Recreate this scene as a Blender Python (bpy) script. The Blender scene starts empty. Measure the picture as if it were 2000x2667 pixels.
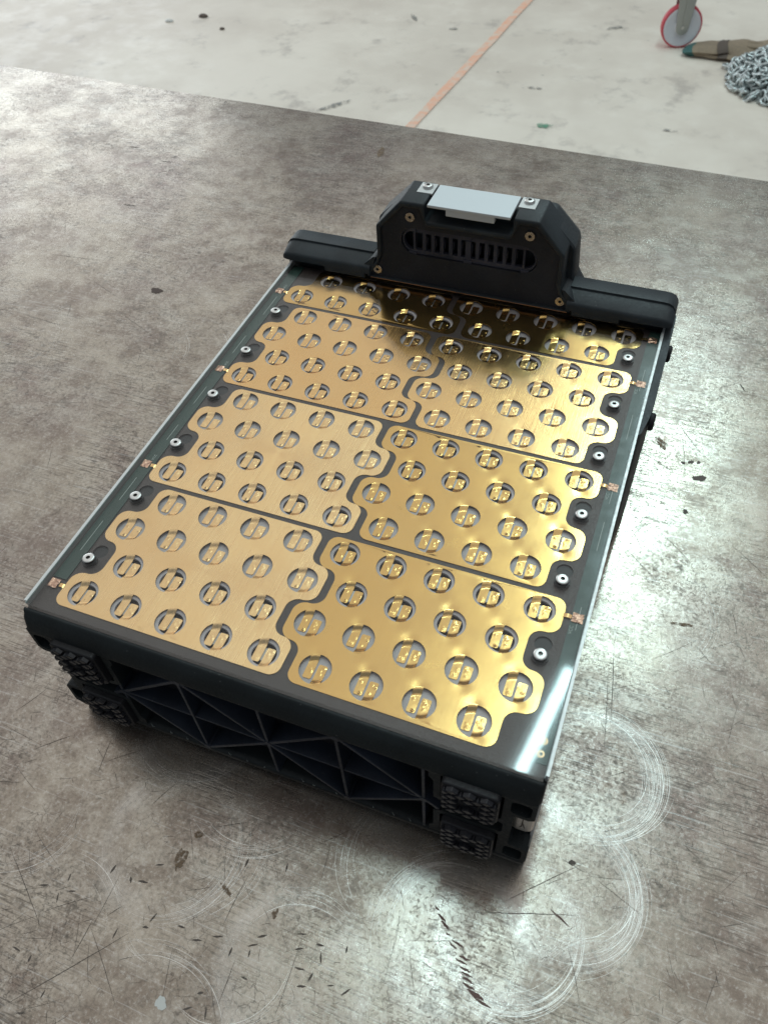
import bpy, bmesh, math, random
import numpy as np
from mathutils import Vector, Matrix, noise
from mathutils.geometry import delaunay_2d_cdt

rnd = random.Random(11)
S = 0.001                       # everything below is written in millimetres
TABLE = -78.0                   # top of the workbench
FLOOR = -950.0
sc = bpy.context.scene
col = sc.collection

# ------------------------------------------------------------------ camera
cam_d = bpy.data.cameras.new("camera")
cam = bpy.data.objects.new("camera", cam_d)
col.objects.link(cam)
cam_d.sensor_fit = 'HORIZONTAL'
cam_d.sensor_width = 36.0
cam_d.lens = 36.0 * 1746.4 / 1659.0
cam_d.clip_start = 0.01
cam_d.clip_end = 100
cam.location = (0.187402, -0.122567, 0.259923)
CAM_ROT = (0.699706, 0.045240, 0.366281)
cam.rotation_euler = CAM_ROT
cam_d.dof.use_dof = True
cam_d.dof.focus_distance = 0.385
cam_d.dof.aperture_fstop = 34.0
sc.camera = cam

# ------------------------------------------------------------------ light
world = bpy.data.worlds.new("World")
sc.world = world
world.use_nodes = True
bg = world.node_tree.nodes["Background"]
bg.inputs[0].default_value = (0.80, 0.90, 1.0, 1)
bg.inputs[1].default_value = 0.22


def area(name, loc, target, sx, sy, power, color):
    d = bpy.data.lights.new(name, 'AREA')
    d.shape = 'RECTANGLE'
    d.size, d.size_y = sx, sy
    d.energy = power
    d.color = color
    o = bpy.data.objects.new(name, d)
    col.objects.link(o)
    o.location = loc
    v = Vector(target) - Vector(loc)
    o.rotation_euler = v.to_track_quat('-Z', 'Y').to_euler()
    return o


# broad overhead lamp added to brighten brass and bench, a row of tubes over the aisle, and the open door at the back left
area("overhead_fill", (-2.2, 3.2, 3.6), (-2.2, 3.2, 0), 11.0, 8.6, 180, (1.0, 0.975, 0.925))
t1 = area("ceiling_tube", (0.090, 0.97, 2.6), (0.090, 0.97, 0), 0.04, 1.2, 8.5, (0.66, 0.97, 1.0))
t1.rotation_euler = (0, 0, math.radians(-9.5))
area("ceiling_tube", (0.27, 2.75, 2.6), (0.27, 2.75, 0), 0.08, 1.6, 27, (0.66, 0.97, 1.0))
area("workshop_door", (-6.0, 5.2, 1.3), (-0.6, 0.9, -0.3), 4.6, 3.8, 140, (0.88, 0.96, 1.0))

sc.view_settings.view_transform = 'Standard'
sc.view_settings.look = 'None'
sc.view_settings.exposure = 0.0
sc.view_settings.gamma = 1.0
sc.cycles.max_bounces = 8
sc.cycles.transparent_max_bounces = 12


# ------------------------------------------------------------------ node helper
class NB:
    def __init__(self, name):
        self.m = bpy.data.materials.new(name)
        self.m.use_nodes = True
        self.t = self.m.node_tree
        self.b = self.t.nodes["Principled BSDF"]
        self.out = self.t.nodes["Material Output"]
        self._v = None

    def new(self, typ, **kw):
        n = self.t.nodes.new(typ)
        for k, v in kw.items():
            setattr(n, k, v)
        return n

    def put(self, sock, v):
        if isinstance(v, bpy.types.NodeSocket):
            self.t.links.new(v, sock)
        else:
            if isinstance(v, (tuple, list)) and len(v) == 3 and sock.type == 'RGBA':
                v = (*v, 1)
            sock.default_value = v

    def vec(self, scale=(1000, 1000, 1000), rot=(0, 0, 0), loc=(0, 0, 0)):
        tc = self.new('ShaderNodeTexCoord')
        mp = self.new('ShaderNodeMapping')
        self.t.links.new(tc.outputs['Object'], mp.inputs[0])
        mp.inputs['Location'].default_value = loc
        mp.inputs['Rotation'].default_value = rot
        mp.inputs['Scale'].default_value = scale
        return mp.outputs[0]

    def mapv(self, v, scale=(1, 1, 1), rot=(0, 0, 0), loc=(0, 0, 0)):
        mp = self.new('ShaderNodeMapping')
        self.put(mp.inputs[0], v)
        mp.inputs['Location'].default_value = loc
        mp.inputs['Rotation'].default_value = rot
        mp.inputs['Scale'].default_value = scale
        return mp.outputs[0]

    def noise(self, v, scale, detail=4, rough=.55, dist=0.0, dim='3D'):
        n = self.new('ShaderNodeTexNoise', noise_dimensions=dim)
        self.put(n.inputs['Vector'], v)
        n.inputs['Scale'].default_value = scale
        n.inputs['Detail'].default_value = detail
        n.inputs['Roughness'].default_value = rough
        n.inputs['Distortion'].default_value = dist
        return n.outputs['Fac']

    def noisecol(self, v, scale, detail=3):
        n = self.new('ShaderNodeTexNoise')
        self.put(n.inputs['Vector'], v)
        n.inputs['Scale'].default_value = scale
        n.inputs['Detail'].default_value = detail
        return n.outputs['Color']

    def voro(self, v, scale, feature='F1', out='Distance', rand=1.0):
        n = self.new('ShaderNodeTexVoronoi', feature=feature)
        self.put(n.inputs['Vector'], v)
        n.inputs['Scale'].default_value = scale
        n.inputs['Randomness'].default_value = rand
        return n.outputs[out]

    def ramp(self, f, lo, hi, a=0.0, b=1.0):
        n = self.new('ShaderNodeMapRange', clamp=True, interpolation_type='SMOOTHSTEP')
        self.put(n.inputs[0], f)
        n.inputs[1].default_value = lo
        n.inputs[2].default_value = hi
        n.inputs[3].default_value = a
        n.inputs[4].default_value = b
        return n.outputs[0]

    def math(self, op, a, b=0.0):
        n = self.new('ShaderNodeMath', operation=op)
        self.put(n.inputs[0], a)
        self.put(n.inputs[1], b)
        return n.outputs[0]

    def mix(self, f, a, b, blend='MIX'):
        n = self.new('ShaderNodeMix', data_type='RGBA', blend_type=blend)
        self.put(n.inputs[0], f)
        self.put(n.inputs[6], a)
        self.put(n.inputs[7], b)
        return n.outputs[2]

    def vadd(self, a, b, s):
        n = self.new('ShaderNodeVectorMath', operation='SCALE')
        self.put(n.inputs[0], b)
        n.inputs['Scale'].default_value = s
        m = self.new('ShaderNodeVectorMath', operation='ADD')
        self.put(m.inputs[0], a)
        self.put(m.inputs[1], n.outputs[0])
        return m.outputs[0]

    def bump(self, h, strength=.3, dist=0.0003, normal=None):
        n = self.new('ShaderNodeBump')
        self.put(n.inputs['Height'], h)
        n.inputs['Strength'].default_value = strength
        n.inputs['Distance'].default_value = dist
        if normal is not None:
            self.t.links.new(normal, n.inputs['Normal'])
        return n.outputs[0]

    def set(self, **kw):
        for k, v in kw.items():
            self.put(self.b.inputs[k.replace('_', ' ')], v)
        return self


# ------------------------------------------------------------------ materials
def black_plastic(name, base=(0.012, 0.0145, 0.016), rough=.5, lines=None, speck=True):
    n = NB(name)
    v = n.vec()
    f = n.noise(v, .9, 3)
    big = n.noise(v, .05, 3)
    c = n.mix(n.ramp(big, .35, .7), base, tuple(x * 1.7 for x in base))
    if speck:
        dust = n.ramp(n.voro(v, .40), .02, .16, 1, 0)
        keep = n.ramp(n.noise(v, .16, 2), .52, .66)
        c = n.mix(n.math('MULTIPLY', dust, n.math('MULTIPLY', keep, .45)), c, (.22, .22, .21))
    h = f
    if lines is not None:
        w = n.new('ShaderNodeTexWave', wave_type='BANDS', bands_direction='X')
        n.put(w.inputs['Vector'], n.mapv(v, rot=lines[0]))
        w.inputs['Scale'].default_value = lines[1]
        w.inputs['Distortion'].default_value = .6
        w.inputs['Detail'].default_value = 2
        h = n.math('ADD', n.math('MULTIPLY', w.outputs['Fac'], lines[2]), f)
    n.set(Base_Color=c, Roughness=n.ramp(f, .2, .8, rough - .08, rough + .14),
          Normal=n.bump(h, .35, .00012))
    n.b.inputs['Specular IOR Level'].default_value = .36
    return n.m


M = {}
M['cap'] = black_plastic('printed_black_nylon', (.0075, .0105, .0115), .58)
M['rib'] = black_plastic('nylon_blue_lit', (.017, .0215, .031), .40)  # same black nylon; blue light caught by the ribs is painted into the colour
M['bracket'] = black_plastic('bracket_black', (.019, .0235, .0265), .45, ((0, math.pi / 2, 0), 1.6, .5))
M['panel'] = black_plastic('panel_black', (.016, .016, .019), .55, ((0, .9, 0), 1.3, 1.1))
M['grille'] = black_plastic('grille_black', (.034, .034, .044), .4, None, False)
M['rubber'] = black_plastic('tread_rubber', (.012, .012, .014), .45, None, False)
M['lug'] = black_plastic('lug_rubber', (.014, .014, .017), .3, None, False)
M['case'] = black_plastic('case_black', (.010, .010, .011), .6)


def simple(name, color, rough=.5, metal=0.0, nscale=0.0, nstr=.2, var=.25):
    n = NB(name)
    n.set(Base_Color=color, Roughness=rough, Metallic=metal)
    if nscale:
        v = n.vec()
        f = n.noise(v, nscale, 4)
        n.set(Base_Color=n.mix(f, tuple(x * (1 - var) for x in color), tuple(min(1, x * (1 + var)) for x in color)),
              Roughness=n.ramp(f, .25, .75, rough * .8, min(1, rough * 1.2)),
              Normal=n.bump(f, nstr, .00012))
    return n.m


M['screw'] = simple('screw_zinc', (.62, .61, .59), .36, 1.0, 1.2, .15, .12)
M['screw_steel'] = simple('screw_steel', (.62, .57, .52), .25, 1.0, 1.2, .15, .12)
M['socket'] = simple('screw_socket', (.16, .15, .14), .35, 1.0)
M['alu_plate'] = simple('anodised_plate', (.66, .70, .72), .55, .35, .8, .08, .04)
M['alu_edge'] = simple('aluminium_edge', (.66, .67, .66), .42, .4, .6, .12, .06)
M['clip'] = simple('brushed_clip', (.72, .70, .67), .32, 1.0, .5, .1, .12)
M['copper'] = simple('copper_foil', (.60, .36, .26), .38, 1.0, .7, .9, .2)
M['pcb'] = simple('green_board', (.030, .062, .050), .40, 0, .12, .1, .3)
M['pcb_gold'] = simple('via_gold', (.75, .48, .25), .35, 1.0)
M['silk'] = simple('white_silkscreen', (.42, .47, .44), .6)
M['neg'] = simple('cell_negative', (.46, .42, .42), .5, .15, .35, .1, .12)
M['ring'] = simple('insulator_ring', (.55, .50, .51), .55, 0, .4, .1, .1)
M['cell_dark'] = simple('cell_recess', (.055, .042, .04), .5)
M['button'] = simple('cell_button', (.40, .38, .36), .5, .9, .6, .3, .2)
M['wrap'] = simple('cell_wrap', (.20, .16, .17), .5)
M['disc'] = simple('recess_disc', (.016, .016, .017), .5)

# dark fibre sheet
n = NB('fibre_sheet')
v = n.vec()
f = n.noise(v, 1.3, 3)
sp = n.ramp(n.voro(v, 1.1), 0, .12, 1, 0)
kp = n.ramp(n.noise(v, .3, 2), .5, .62)
c = n.mix(n.noise(v, .03, 3), (.050, .036, .032), (.078, .060, .055))
c = n.mix(n.math('MULTIPLY', n.math('MULTIPLY', sp, kp), .6), c, (.26, .21, .17))
n.set(Base_Color=c, Roughness=n.ramp(f, .25, .75, .38, .6), Normal=n.bump(f, .6, .0002))
M['sheet'] = n.m


def gold(name, base, rough, brush, warm=.15):
    n = NB(name)
    v = n.vec()
    line = n.noise(n.mapv(v, scale=(2.2, .035, 1), rot=(0, 0, -.04)), 1.0, 5, .65)
    big = n.noise(v, .035, 4, .6)
    c = n.mix(n.ramp(big, .3, .7), base, tuple(x * (1 - warm * k) for x, k in zip(base, (.3, .7, 1.1))))
    stain = n.ramp(n.noise(v, .09, 5, .65), .60, .74)
    c = n.mix(n.math('MULTIPLY', stain, .45), c, (base[0] * .62, base[1] * .50, base[2] * .42))
    oi = n.new('ShaderNodeObjectInfo')
    c = n.mix(n.math('MULTIPLY', oi.outputs['Random'], .16), c, (base[0] * .80, base[1] * .70, base[2] * .62))
    spec = n.math('MULTIPLY', n.ramp(n.voro(v, .35), 0, .06, 1, 0), n.ramp(n.noise(v, .11, 2), .5, .6))
    c = n.mix(n.math('MULTIPLY', spec, .5), c, (base[0] * .5, base[1] * .4, base[2] * .3))
    r = n.math('ADD', n.ramp(line, .3, .7, rough - .05 * brush, rough + .12 * brush), n.math('ADD', n.ramp(big, .3, .7, -.03, .06), n.math('MULTIPLY', stain, .09)))
    fine = n.noise(v, .5, 3)
    nb = n.bump(n.math('ADD', n.math('MULTIPLY', line, brush), n.math('MULTIPLY', fine, .12)), .34, .0002)
    n.set(Base_Color=c, Roughness=r, Metallic=1.0, Normal=nb)
    if brush > .5:
        n.b.inputs['Anisotropic'].default_value = .35
    return n.m


M['gold_brushed'] = gold('brushed_brass', (.84, .585, .305), .28, 1.0)
M['gold_bright'] = gold('bright_brass', (.74, .485, .180), .19, .15)
M['gold_semi'] = gold('satin_brass', (.83, .545, .245), .21, .5)

# clear cover sheet: thin clear polycarbonate
n = NB('clear_cover')
tr = n.new('ShaderNodeBsdfTransparent')
tr.inputs[0].default_value = (.985, .99, .985, 1)
gl = n.new('ShaderNodeBsdfGlossy')
gl.inputs['Roughness'].default_value = .052
v = n.vec()
bn = n.bump(n.noise(v, .03, 2), .02, .0006)
n.put(gl.inputs['Normal'], bn)
lw = n.new('ShaderNodeLayerWeight')
lw.inputs['Blend'].default_value = .5
fr5 = n.math('POWER', lw.outputs['Facing'], 5.0)
fr = n.math('ADD', n.math('MULTIPLY', fr5, .95), .026)
mx = n.new('ShaderNodeMixShader')
n.put(mx.inputs[0], fr)
n.put(mx.inputs[1], tr.outputs[0])
n.put(mx.inputs[2], gl.outputs[0])
n.t.links.new(mx.outputs[0], n.out.inputs[0])
M['cover'] = n.m
M['cover_edge'] = simple('cover_edge', (.42, .50, .48), .35)

# worn steel table
n = NB('worn_steel')
v = n.vec()
warp = n.vadd(v, n.noisecol(v, .02), 26.0)
big = n.noise(v, .0075, 5, .62)
med = n.noise(warp, .026, 7, .66)
strk = n.noise(n.mapv(warp, rot=(0, 0, .3), scale=(.7, 1.2, 1)), .03, 6, .65)
fine = n.noise(v, .62, 7, .78)
mid = n.noise(v, .17, 6, .68)
c = n.mix(n.ramp(med, .30, .70), (.222, .173, .140), (.46, .408, .340))
c = n.mix(n.ramp(big, .44, .62, 0, .55), c, (.275, .222, .200))
c = n.mix(n.ramp(strk, .50, .72, 0, .50), c, (.55, .52, .46))
c = n.mix(n.math('MULTIPLY', n.ramp(n.noise(v, .013, 6, .7), .54, .70), .60), c, (.195, .135, .122))
mot = n.noise(v, .075, 6, .72)
c = n.mix(n.ramp(mot, .46, .62, 0, .34), c, (.54, .495, .43))
c = n.mix(n.ramp(mot, .34, .44, .36, 0), c, (.150, .128, .112))
# small dark pitting and smeared grime, heavier in patches
patch = n.ramp(n.noise(v, .014, 3), .40, .62)
pit = n.math('MULTIPLY', n.ramp(mid, .33, .45, 1, 0), patch)
c = n.mix(n.math('MULTIPLY', pit, .50), c, (.085, .072, .062))
fd = n.math('MULTIPLY', n.ramp(fine, .40, .49, 1, 0), n.ramp(patch, 0, 1, .45, 1.0))
c = n.mix(n.math('MULTIPLY', fd, .55), c, (.075, .066, .058))
c = n.mix(n.math('MULTIPLY', n.ramp(fine, .53, .62), .42), c, (.62, .60, .56))
# crackled mill scale
wv = n.vadd(v, n.noisecol(v, .15), 9.0)
crk = n.ramp(n.voro(wv, .16, 'DISTANCE_TO_EDGE'), .0, .03, 1, 0)
crk = n.math('MULTIPLY', crk, n.ramp(n.noise(v, .018, 3), .52, .62))
c = n.mix(n.math('MULTIPLY', crk, .6), c, (.055, .045, .04))
# fine hairline scratches in several directions
hair = None
for i, (ang, sx, sy, lo) in enumerate(((.25, .05, 1.0, .635), (1.15, .06, 1.2, .635), (2.0, .05, .9, .635), (2.75, .045, 1.1, .635), (.75, .07, 1.4, .645))):
    g = n.noise(n.mapv(v, rot=(0, 0, ang), scale=(sx, sy, 1), loc=(31 * i, 17 * i, 0)), 1.0, 1, .5)
    g = n.ramp(g, lo, lo + .05)
    hair = g if hair is None else n.math('MAXIMUM', hair, g)
hmask = n.ramp(n.noise(v, .012, 3), .40, .62)
hd = n.math('MULTIPLY', hair, hmask)
c = n.mix(n.math('MULTIPLY', hd, .58), c, (.07, .060, .052))
bright = None
for i, (ang, sx, sy, lo) in enumerate(((.5, .03, .9, .68), (1.7, .035, 1.1, .68), (2.4, .03, 1.0, .68))):
    g = n.ramp(n.noise(n.mapv(v, rot=(0, 0, ang), scale=(sx, sy, 1), loc=(71 * i, 5, 9)), 1.0, 1, .5), lo, lo + .05)
    bright = g if bright is None else n.math('MAXIMUM', bright, g)
c = n.mix(n.math('MULTIPLY', bright, .25), c, (.68, .67, .65))
# rust blooms
ru = n.ramp(n.noise(v, .03, 6, .7), .64, .74)
c = n.mix(n.math('MULTIPLY', ru, .5), c, (.15, .078, .042))
h = n.math('ADD', n.math('MULTIPLY', fine, .7), n.math('ADD', n.math('MULTIPLY', mid, 1.0), n.math('MULTIPLY', hd, -1.0)))
rg = n.math('ADD', n.ramp(med, .3, .7, .29, .21), n.math('ADD', n.math('MULTIPLY', fd, .14), n.math('MULTIPLY', pit, .1)))
# disc-sander swirls: rings of fine concentric marks worn brighter and smoother
sw = None
for cx, cy, r0 in ((207, 32, 26), (208, -18, 26), (190, -40, 26), (172, -50, 27), (52, -56, 28), (37, -6, 27), (120, -82, 28), (150, -85, 27)):
    df = n.new('ShaderNodeVectorMath', operation='DISTANCE')
    n.put(df.inputs[0], v)
    df.inputs[1].default_value = (cx, cy, TABLE)
    d = df.outputs['Value']
    rgm = n.math('MULTIPLY', n.ramp(d, r0 - 9, r0 - 1), n.ramp(d, r0, r0 + 5, 1, 0))
    g = n.noise(n.math('MULTIPLY', n.math('ADD', d, 200 + cx), 1.9), 1.0, 3, .7, dim='1D') if False else None
    nn = n.new('ShaderNodeTexNoise', noise_dimensions='1D')
    n.put(nn.inputs['W'], n.math('ADD', n.math('MULTIPLY', d, 2.2), cx + cy * 3.0))
    nn.inputs['Detail'].default_value = 2
    g = n.math('MULTIPLY', rgm, n.ramp(nn.outputs['Fac'], .42, .66))
    sw = g if sw is None else n.math('MAXIMUM', sw, g)
sw = n.math('MULTIPLY', sw, n.ramp(n.noise(v, .035, 3), .36, .60))
c = n.mix(n.math('MULTIPLY', sw, .7), c, (.72, .70, .66))
rg = n.math('SUBTRACT', rg, n.math('MULTIPLY', sw, .08))
n.set(Base_Color=c, Roughness=rg, Metallic=.84, Normal=n.bump(h, .10, .0005))
M['steel'] = n.m


def stain_mat(name, color, rough=.6, scale=.5, lo=.36, hi=.56, metal=.2):
    """patchy film: thin where the steel shows through"""
    n = NB(name)
    v = n.vec()
    f = n.noise(v, scale, 5, .7)
    n.set(Base_Color=n.mix(n.noise(v, scale * 2, 3), tuple(x * .7 for x in color), tuple(x * 1.3 for x in color)), Roughness=rough, Metallic=metal, Alpha=n.ramp(f, lo, hi))
    return n.m


M['gouge'] = stain_mat('gouge_dark', (.10, .080, .068), .55, 1.2, .22, .42, .4)
M['gouge_red'] = stain_mat('gouge_rust', (.17, .105, .09), .6, 1.2, .22, .40)
M['rust'] = stain_mat('rust_stain', (.19, .125, .075), .6, .6, .36, .60)
M['burn'] = simple('burn_spot', (.05, .022, .012), .6)
M['pale'] = simple('pale_spot', (.60, .60, .57), .55, .2, .3, .2, .1)
M['scuff'] = simple('bright_scuff', (.80, .78, .74), .30, .95, .3, .2, .1)

# concrete floor
n = NB('concrete_floor')
v = n.vec()
b1 = n.noise(v, .0016, 5, .6)
b2 = n.noise(v, .009, 6, .65)
c = n.mix(n.ramp(b1, .35, .68), (.66, .585, .505), (.79, .72, .63))
c = n.mix(n.ramp(b2, .5, .75, 0, .5), c, (.80, .74, .66))
c = n.mix(n.math('MULTIPLY', n.ramp(n.noise(v, .006, 6, .7), .54, .72), .5), c, (.30, .262, .24))
c = n.mix(n.math('MULTIPLY', n.ramp(n.voro(v, .012), 0, .10, .6, 0), n.ramp(n.noise(v, .004, 2), .52, .62)), c, (.16, .155, .145))
n.set(Base_Color=c, Roughness=n.ramp(b2, .3, .7, .42, .62), Normal=n.bump(b2, .3, .002))
M['floor'] = n.m
# worn orange floor paint
n = NB('orange_floor_paint')
v = n.vec()
w = n.ramp(n.noise(v, .03, 6, .7), .42, .62)
n.set(Base_Color=n.mix(w, (.82, .46, .32), (.72, .58, .48)), Roughness=.6)
M['line'] = n.m
M['floor_stain'] = stain_mat('floor_stain', (.25, .245, .23), .6, .05, .40, .62, 0)
M['floor_green'] = stain_mat('floor_green_paint', (.12, .30, .20), .6, .05, .36, .56, 0)
M['wheel_white'] = simple('wheel_nylon', (.68, .69, .74), .42, 0, .03, .1, .05)
M['tyre_red'] = simple('tyre_red', (.55, .06, .085), .45, 0, .05, .1, .2)
M['zinc'] = simple('zinc_fork', (.42, .43, .41), .42, .8, .05, .1, .15)
M['chain'] = simple('galvanised_chain', (.50, .54, .54), .36, .9, .06, .4, .3)
M['canvas'] = simple('brown_canvas', (.27, .21, .15), .85, 0, .12, .5, .4)
M['canvas_band'] = simple('dark_band', (.11, .085, .07), .8, 0, .12, .4, .3)
M['teal'] = simple('teal_tip', (.04, .12, .115), .6, 0, .1, .3, .3)


# ------------------------------------------------------------------ mesh helpers
def mesh_obj(name, verts, faces, mat, parent=None, smooth=None, mats=None, fm=None, sub=False, bevel=0.0, seg=2, base=None):
    me = bpy.data.meshes.new(name)
    me.from_pydata([(x * S, y * S, z * S) for x, y, z in verts], [], faces)
    for m_ in (mats or [mat]):
        me.materials.append(m_)
    if fm is not None:
        me.polygons.foreach_set('material_index', fm)
    me.update()
    bm = bmesh.new()
    bm.from_mesh(me)
    bmesh.ops.recalc_face_normals(bm, faces=bm.faces)
    bm.to_mesh(me)
    bm.free()
    if smooth is not None:
        me.polygons.foreach_set('use_smooth', [True] * len(me.polygons))
        me.set_sharp_from_angle(angle=math.radians(smooth))
    o = bpy.data.objects.new(name, me)
    col.objects.link(o)
    if bevel:
        b = o.modifiers.new('bevel', 'BEVEL')
        b.width = bevel * S
        b.segments = seg
        b.limit_method = 'ANGLE'
        b.angle_limit = math.radians(35)
        me.polygons.foreach_set('use_smooth', [True] * len(me.polygons))
        b.harden_normals = True
    attach(o, parent)
    return o


def attach(o, parent):
    """children are written in scene coordinates: undo the offset of an Empty root"""
    if parent is not None:
        o.parent = parent
        if parent.type == 'EMPTY':
            o.location = tuple(a - b for a, b in zip(o.location, parent.location))
    return o


def copy_obj(src, loc, parent, rz=0.0):
    o = src.copy()
    col.objects.link(o)
    o.parent = None
    o.location = [a * S for a in loc]
    o.rotation_euler = (0, 0, rz)
    attach(o, parent)
    return o


def thing(name, loc, label, cat, group=None):
    o = bpy.data.objects.new(name, None)
    col.objects.link(o)
    o.location = [a * S for a in loc]
    o.empty_display_size = .02
    o['label'] = label
    o['category'] = cat
    if group:
        o['group'] = group
    return o


class G:
    """collects several closed shapes into one mesh"""
    def __init__(self):
        self.v, self.f, self.m = [], [], []

    def add(self, verts, faces, mi=0):
        k = len(self.v)
        self.v += [tuple(p) for p in verts]
        self.f += [tuple(i + k for i in f) for f in faces]
        self.m += [mi] * len(faces)
        return self

    def box(self, x0, x1, y0, y1, z0, z1, mi=0):
        v = [(x, y, z) for z in (z0, z1) for y in (y0, y1) for x in (x0, x1)]
        return self.add(v, [(0, 2, 3, 1), (4, 5, 7, 6), (0, 1, 5, 4), (2, 6, 7, 3), (0, 4, 6, 2), (1, 3, 7, 5)], mi)

    def loft(self, rings, mi=0, cap=True, closed=True):
        k = len(rings[0])
        v = [p for r in rings for p in r]
        f = []
        for i in range(len(rings) - 1):
            for j in range(k if closed else k - 1):
                a, b = i * k + j, i * k + (j + 1) % k
                f.append((a, b, b + k, a + k))
        if cap:
            f.append(tuple(range(k))[::-1])
            f.append(tuple(range((len(rings) - 1) * k, len(rings) * k)))
        return self.add(v, f, mi)

    def lathe(self, c, prof, axis=2, seg=24, mi=0, mis=None):
        """prof: list of (radius, height)"""
        rings = []
        for r, h in prof:
            ring = []
            for i in range(seg):
                a = 2 * math.pi * i / seg
                p = [0, 0, 0]
                p[(axis + 1) % 3] = max(r, .001) * math.cos(a)
                p[(axis + 2) % 3] = max(r, .001) * math.sin(a)
                p[axis] = h
                ring.append(tuple(p[q] + c[q] for q in range(3)))
            rings.append(ring)
        if mis is None:
            return self.loft(rings, mi)
        for i in range(len(rings) - 1):
            self.loft(rings[i:i + 2], mis[i], cap=False)
        return self

    def obj(self, name, mat, parent=None, **kw):
        if isinstance(mat, (list, tuple)):
            return mesh_obj(name, self.v, self.f, None, parent, mats=list(mat), fm=self.m, **kw)
        return mesh_obj(name, self.v, self.f, mat, parent, **kw)


def inside(pts, poly):
    x, y = pts[:, 0], pts[:, 1]
    r = np.zeros(len(pts), bool)
    q = np.array(poly)
    j = len(q) - 1
    for i in range(len(q)):
        xi, yi, xj, yj = *q[i], *q[j]
        cnd = (yi > y) != (yj > y)
        with np.errstate(divide='ignore', invalid='ignore'):
            xx = (xj - xi) * (y - yi) / (yj - yi) + xi
        r ^= cnd & (x < xx)
        j = i
    return r


def triangulate(outer, holes, extra=None):
    pts, edges = [], []
    for loop in [outer] + list(holes):
        k = len(pts)
        pts += [Vector(p) for p in loop]
        edges += [(k + i, k + (i + 1) % len(loop)) for i in range(len(loop))]
    if extra is not None:
        pts += [Vector(p) for p in extra]
    vv, ee, ff, *_ = delaunay_2d_cdt(pts, edges, [], 0, 1e-5)
    V = np.array([(p.x, p.y) for p in vv])
    F = np.array([tuple(f) for f in ff])
    cen = V[F].mean(1)
    ok = inside(cen, outer)
    for hl in holes:
        ok &= ~inside(cen, hl)
    return V, F[ok]


def plate(outer, holes, t0, t1, axis='z', extra=None, zf=None, smooth_top=False):
    """extrude a 2D outline with holes; axis 'z': (x,y)+z, axis 'y': (x,z)+y, axis 'x': (y,z)+x"""
    V, F = triangulate(outer, holes, extra)
    put = {'z': lambda a, b, t: (a, b, t), 'y': lambda a, b, t: (a, t, b), 'x': lambda a, b, t: (t, a, b)}[axis]
    off = (lambda a, b: 0.0) if zf is None else zf
    n_ = len(V)
    d = [off(a, b) for a, b in V]
    verts = [put(a, b, t1 + q) for (a, b), q in zip(V, d)] + [put(a, b, t0 + q) for (a, b), q in zip(V, d)]
    faces = [tuple(f) for f in F] + [tuple(i + n_ for i in f[::-1]) for f in F]
    cnt = {}
    for f in F:
        for a, b in ((f[0], f[1]), (f[1], f[2]), (f[2], f[0])):
            key = (min(a, b), max(a, b))
            cnt.setdefault(key, []).append((a, b))
    for key, l in cnt.items():
        if len(l) == 1:
            a, b = l[0]
            faces.append((a, a + n_, b + n_, b))
    return verts, [tuple(int(i) for i in f) for f in faces]


def tidy(o):
    """merge coplanar triangles so that bevels run cleanly"""
    bm = bmesh.new()
    bm.from_mesh(o.data)
    bmesh.ops.dissolve_limit(bm, angle_limit=.002, verts=bm.verts, edges=bm.edges)
    bm.to_mesh(o.data)
    bm.free()
    return o


def fillet(pts, radii, seg=6):
    out = []
    k = len(pts)
    for i in range(k):
        p = Vector(pts[i])
        r = radii if not isinstance(radii, (list, tuple)) else radii[i]
        if r <= 0:
            out.append(tuple(p))
            continue
        a = (Vector(pts[i - 1]) - p).normalized()
        b = (Vector(pts[(i + 1) % k]) - p).normalized()
        ang = a.angle(b)
        t = r / math.tan(ang / 2)
        c = p + (a + b).normalized() * (r / math.sin(ang / 2))
        v0 = p + a * t - c
        v1 = p + b * t - c
        tot = v0.angle_signed(v1)
        for s in range(seg + 1):
            th = -tot * s / seg
            out.append((c.x + v0.x * math.cos(th) - v0.y * math.sin(th), c.y + v0.x * math.sin(th) + v0.y * math.cos(th)))
    return out


def circle(cx, cy, r, seg=32, ph=0.0):
    return [(cx + r * math.cos(ph + 2 * math.pi * i / seg), cy + r * math.sin(ph + 2 * math.pi * i / seg)) for i in range(seg)]


def rrect(x0, x1, y0, y1, r, seg=5):
    return fillet([(x0, y0), (x1, y0), (x1, y1), (x0, y1)], r, seg)


def blob(cx, cy, rx, ry, rot, seed, k=22, jag=.3):
    q = random.Random(seed)
    ph = [q.uniform(0, 6.28) for _ in range(4)]
    out = []
    for i in range(k):
        a = 2 * math.pi * i / k
        r = 1 + jag * (.5 * math.sin(2 * a + ph[0]) + .35 * math.sin(3 * a + ph[1]) + .3 * math.sin(5 * a + ph[2]) + .25 * math.sin(8 * a + ph[3]))
        x, y = rx * r * math.cos(a), ry * r * math.sin(a)
        out.append((cx + x * math.cos(rot) - y * math.sin(rot), cy + x * math.sin(rot) + y * math.cos(rot)))
    return out


def ribbon(g, pts, width, z, taper=True, mi=0):
    """flat strip along a polyline"""
    k = len(pts)
    L, Rr = [], []
    for i, p in enumerate(pts):
        a = Vector(pts[max(i - 1, 0)])
        b = Vector(pts[min(i + 1, k - 1)])
        d = (b - a).normalized()
        w = width * .5
        if taper:
            w *= .12 + .88 * math.sin(math.pi * (i + .02) / (k - 1 + .04))
        L.append((p[0] - d.y * w, p[1] + d.x * w, z))
        Rr.append((p[0] + d.y * w, p[1] - d.x * w, z))
    g.add(L + Rr, [(i, i + 1, i + 1 + k, i + k) for i in range(k - 1)], mi)


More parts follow.
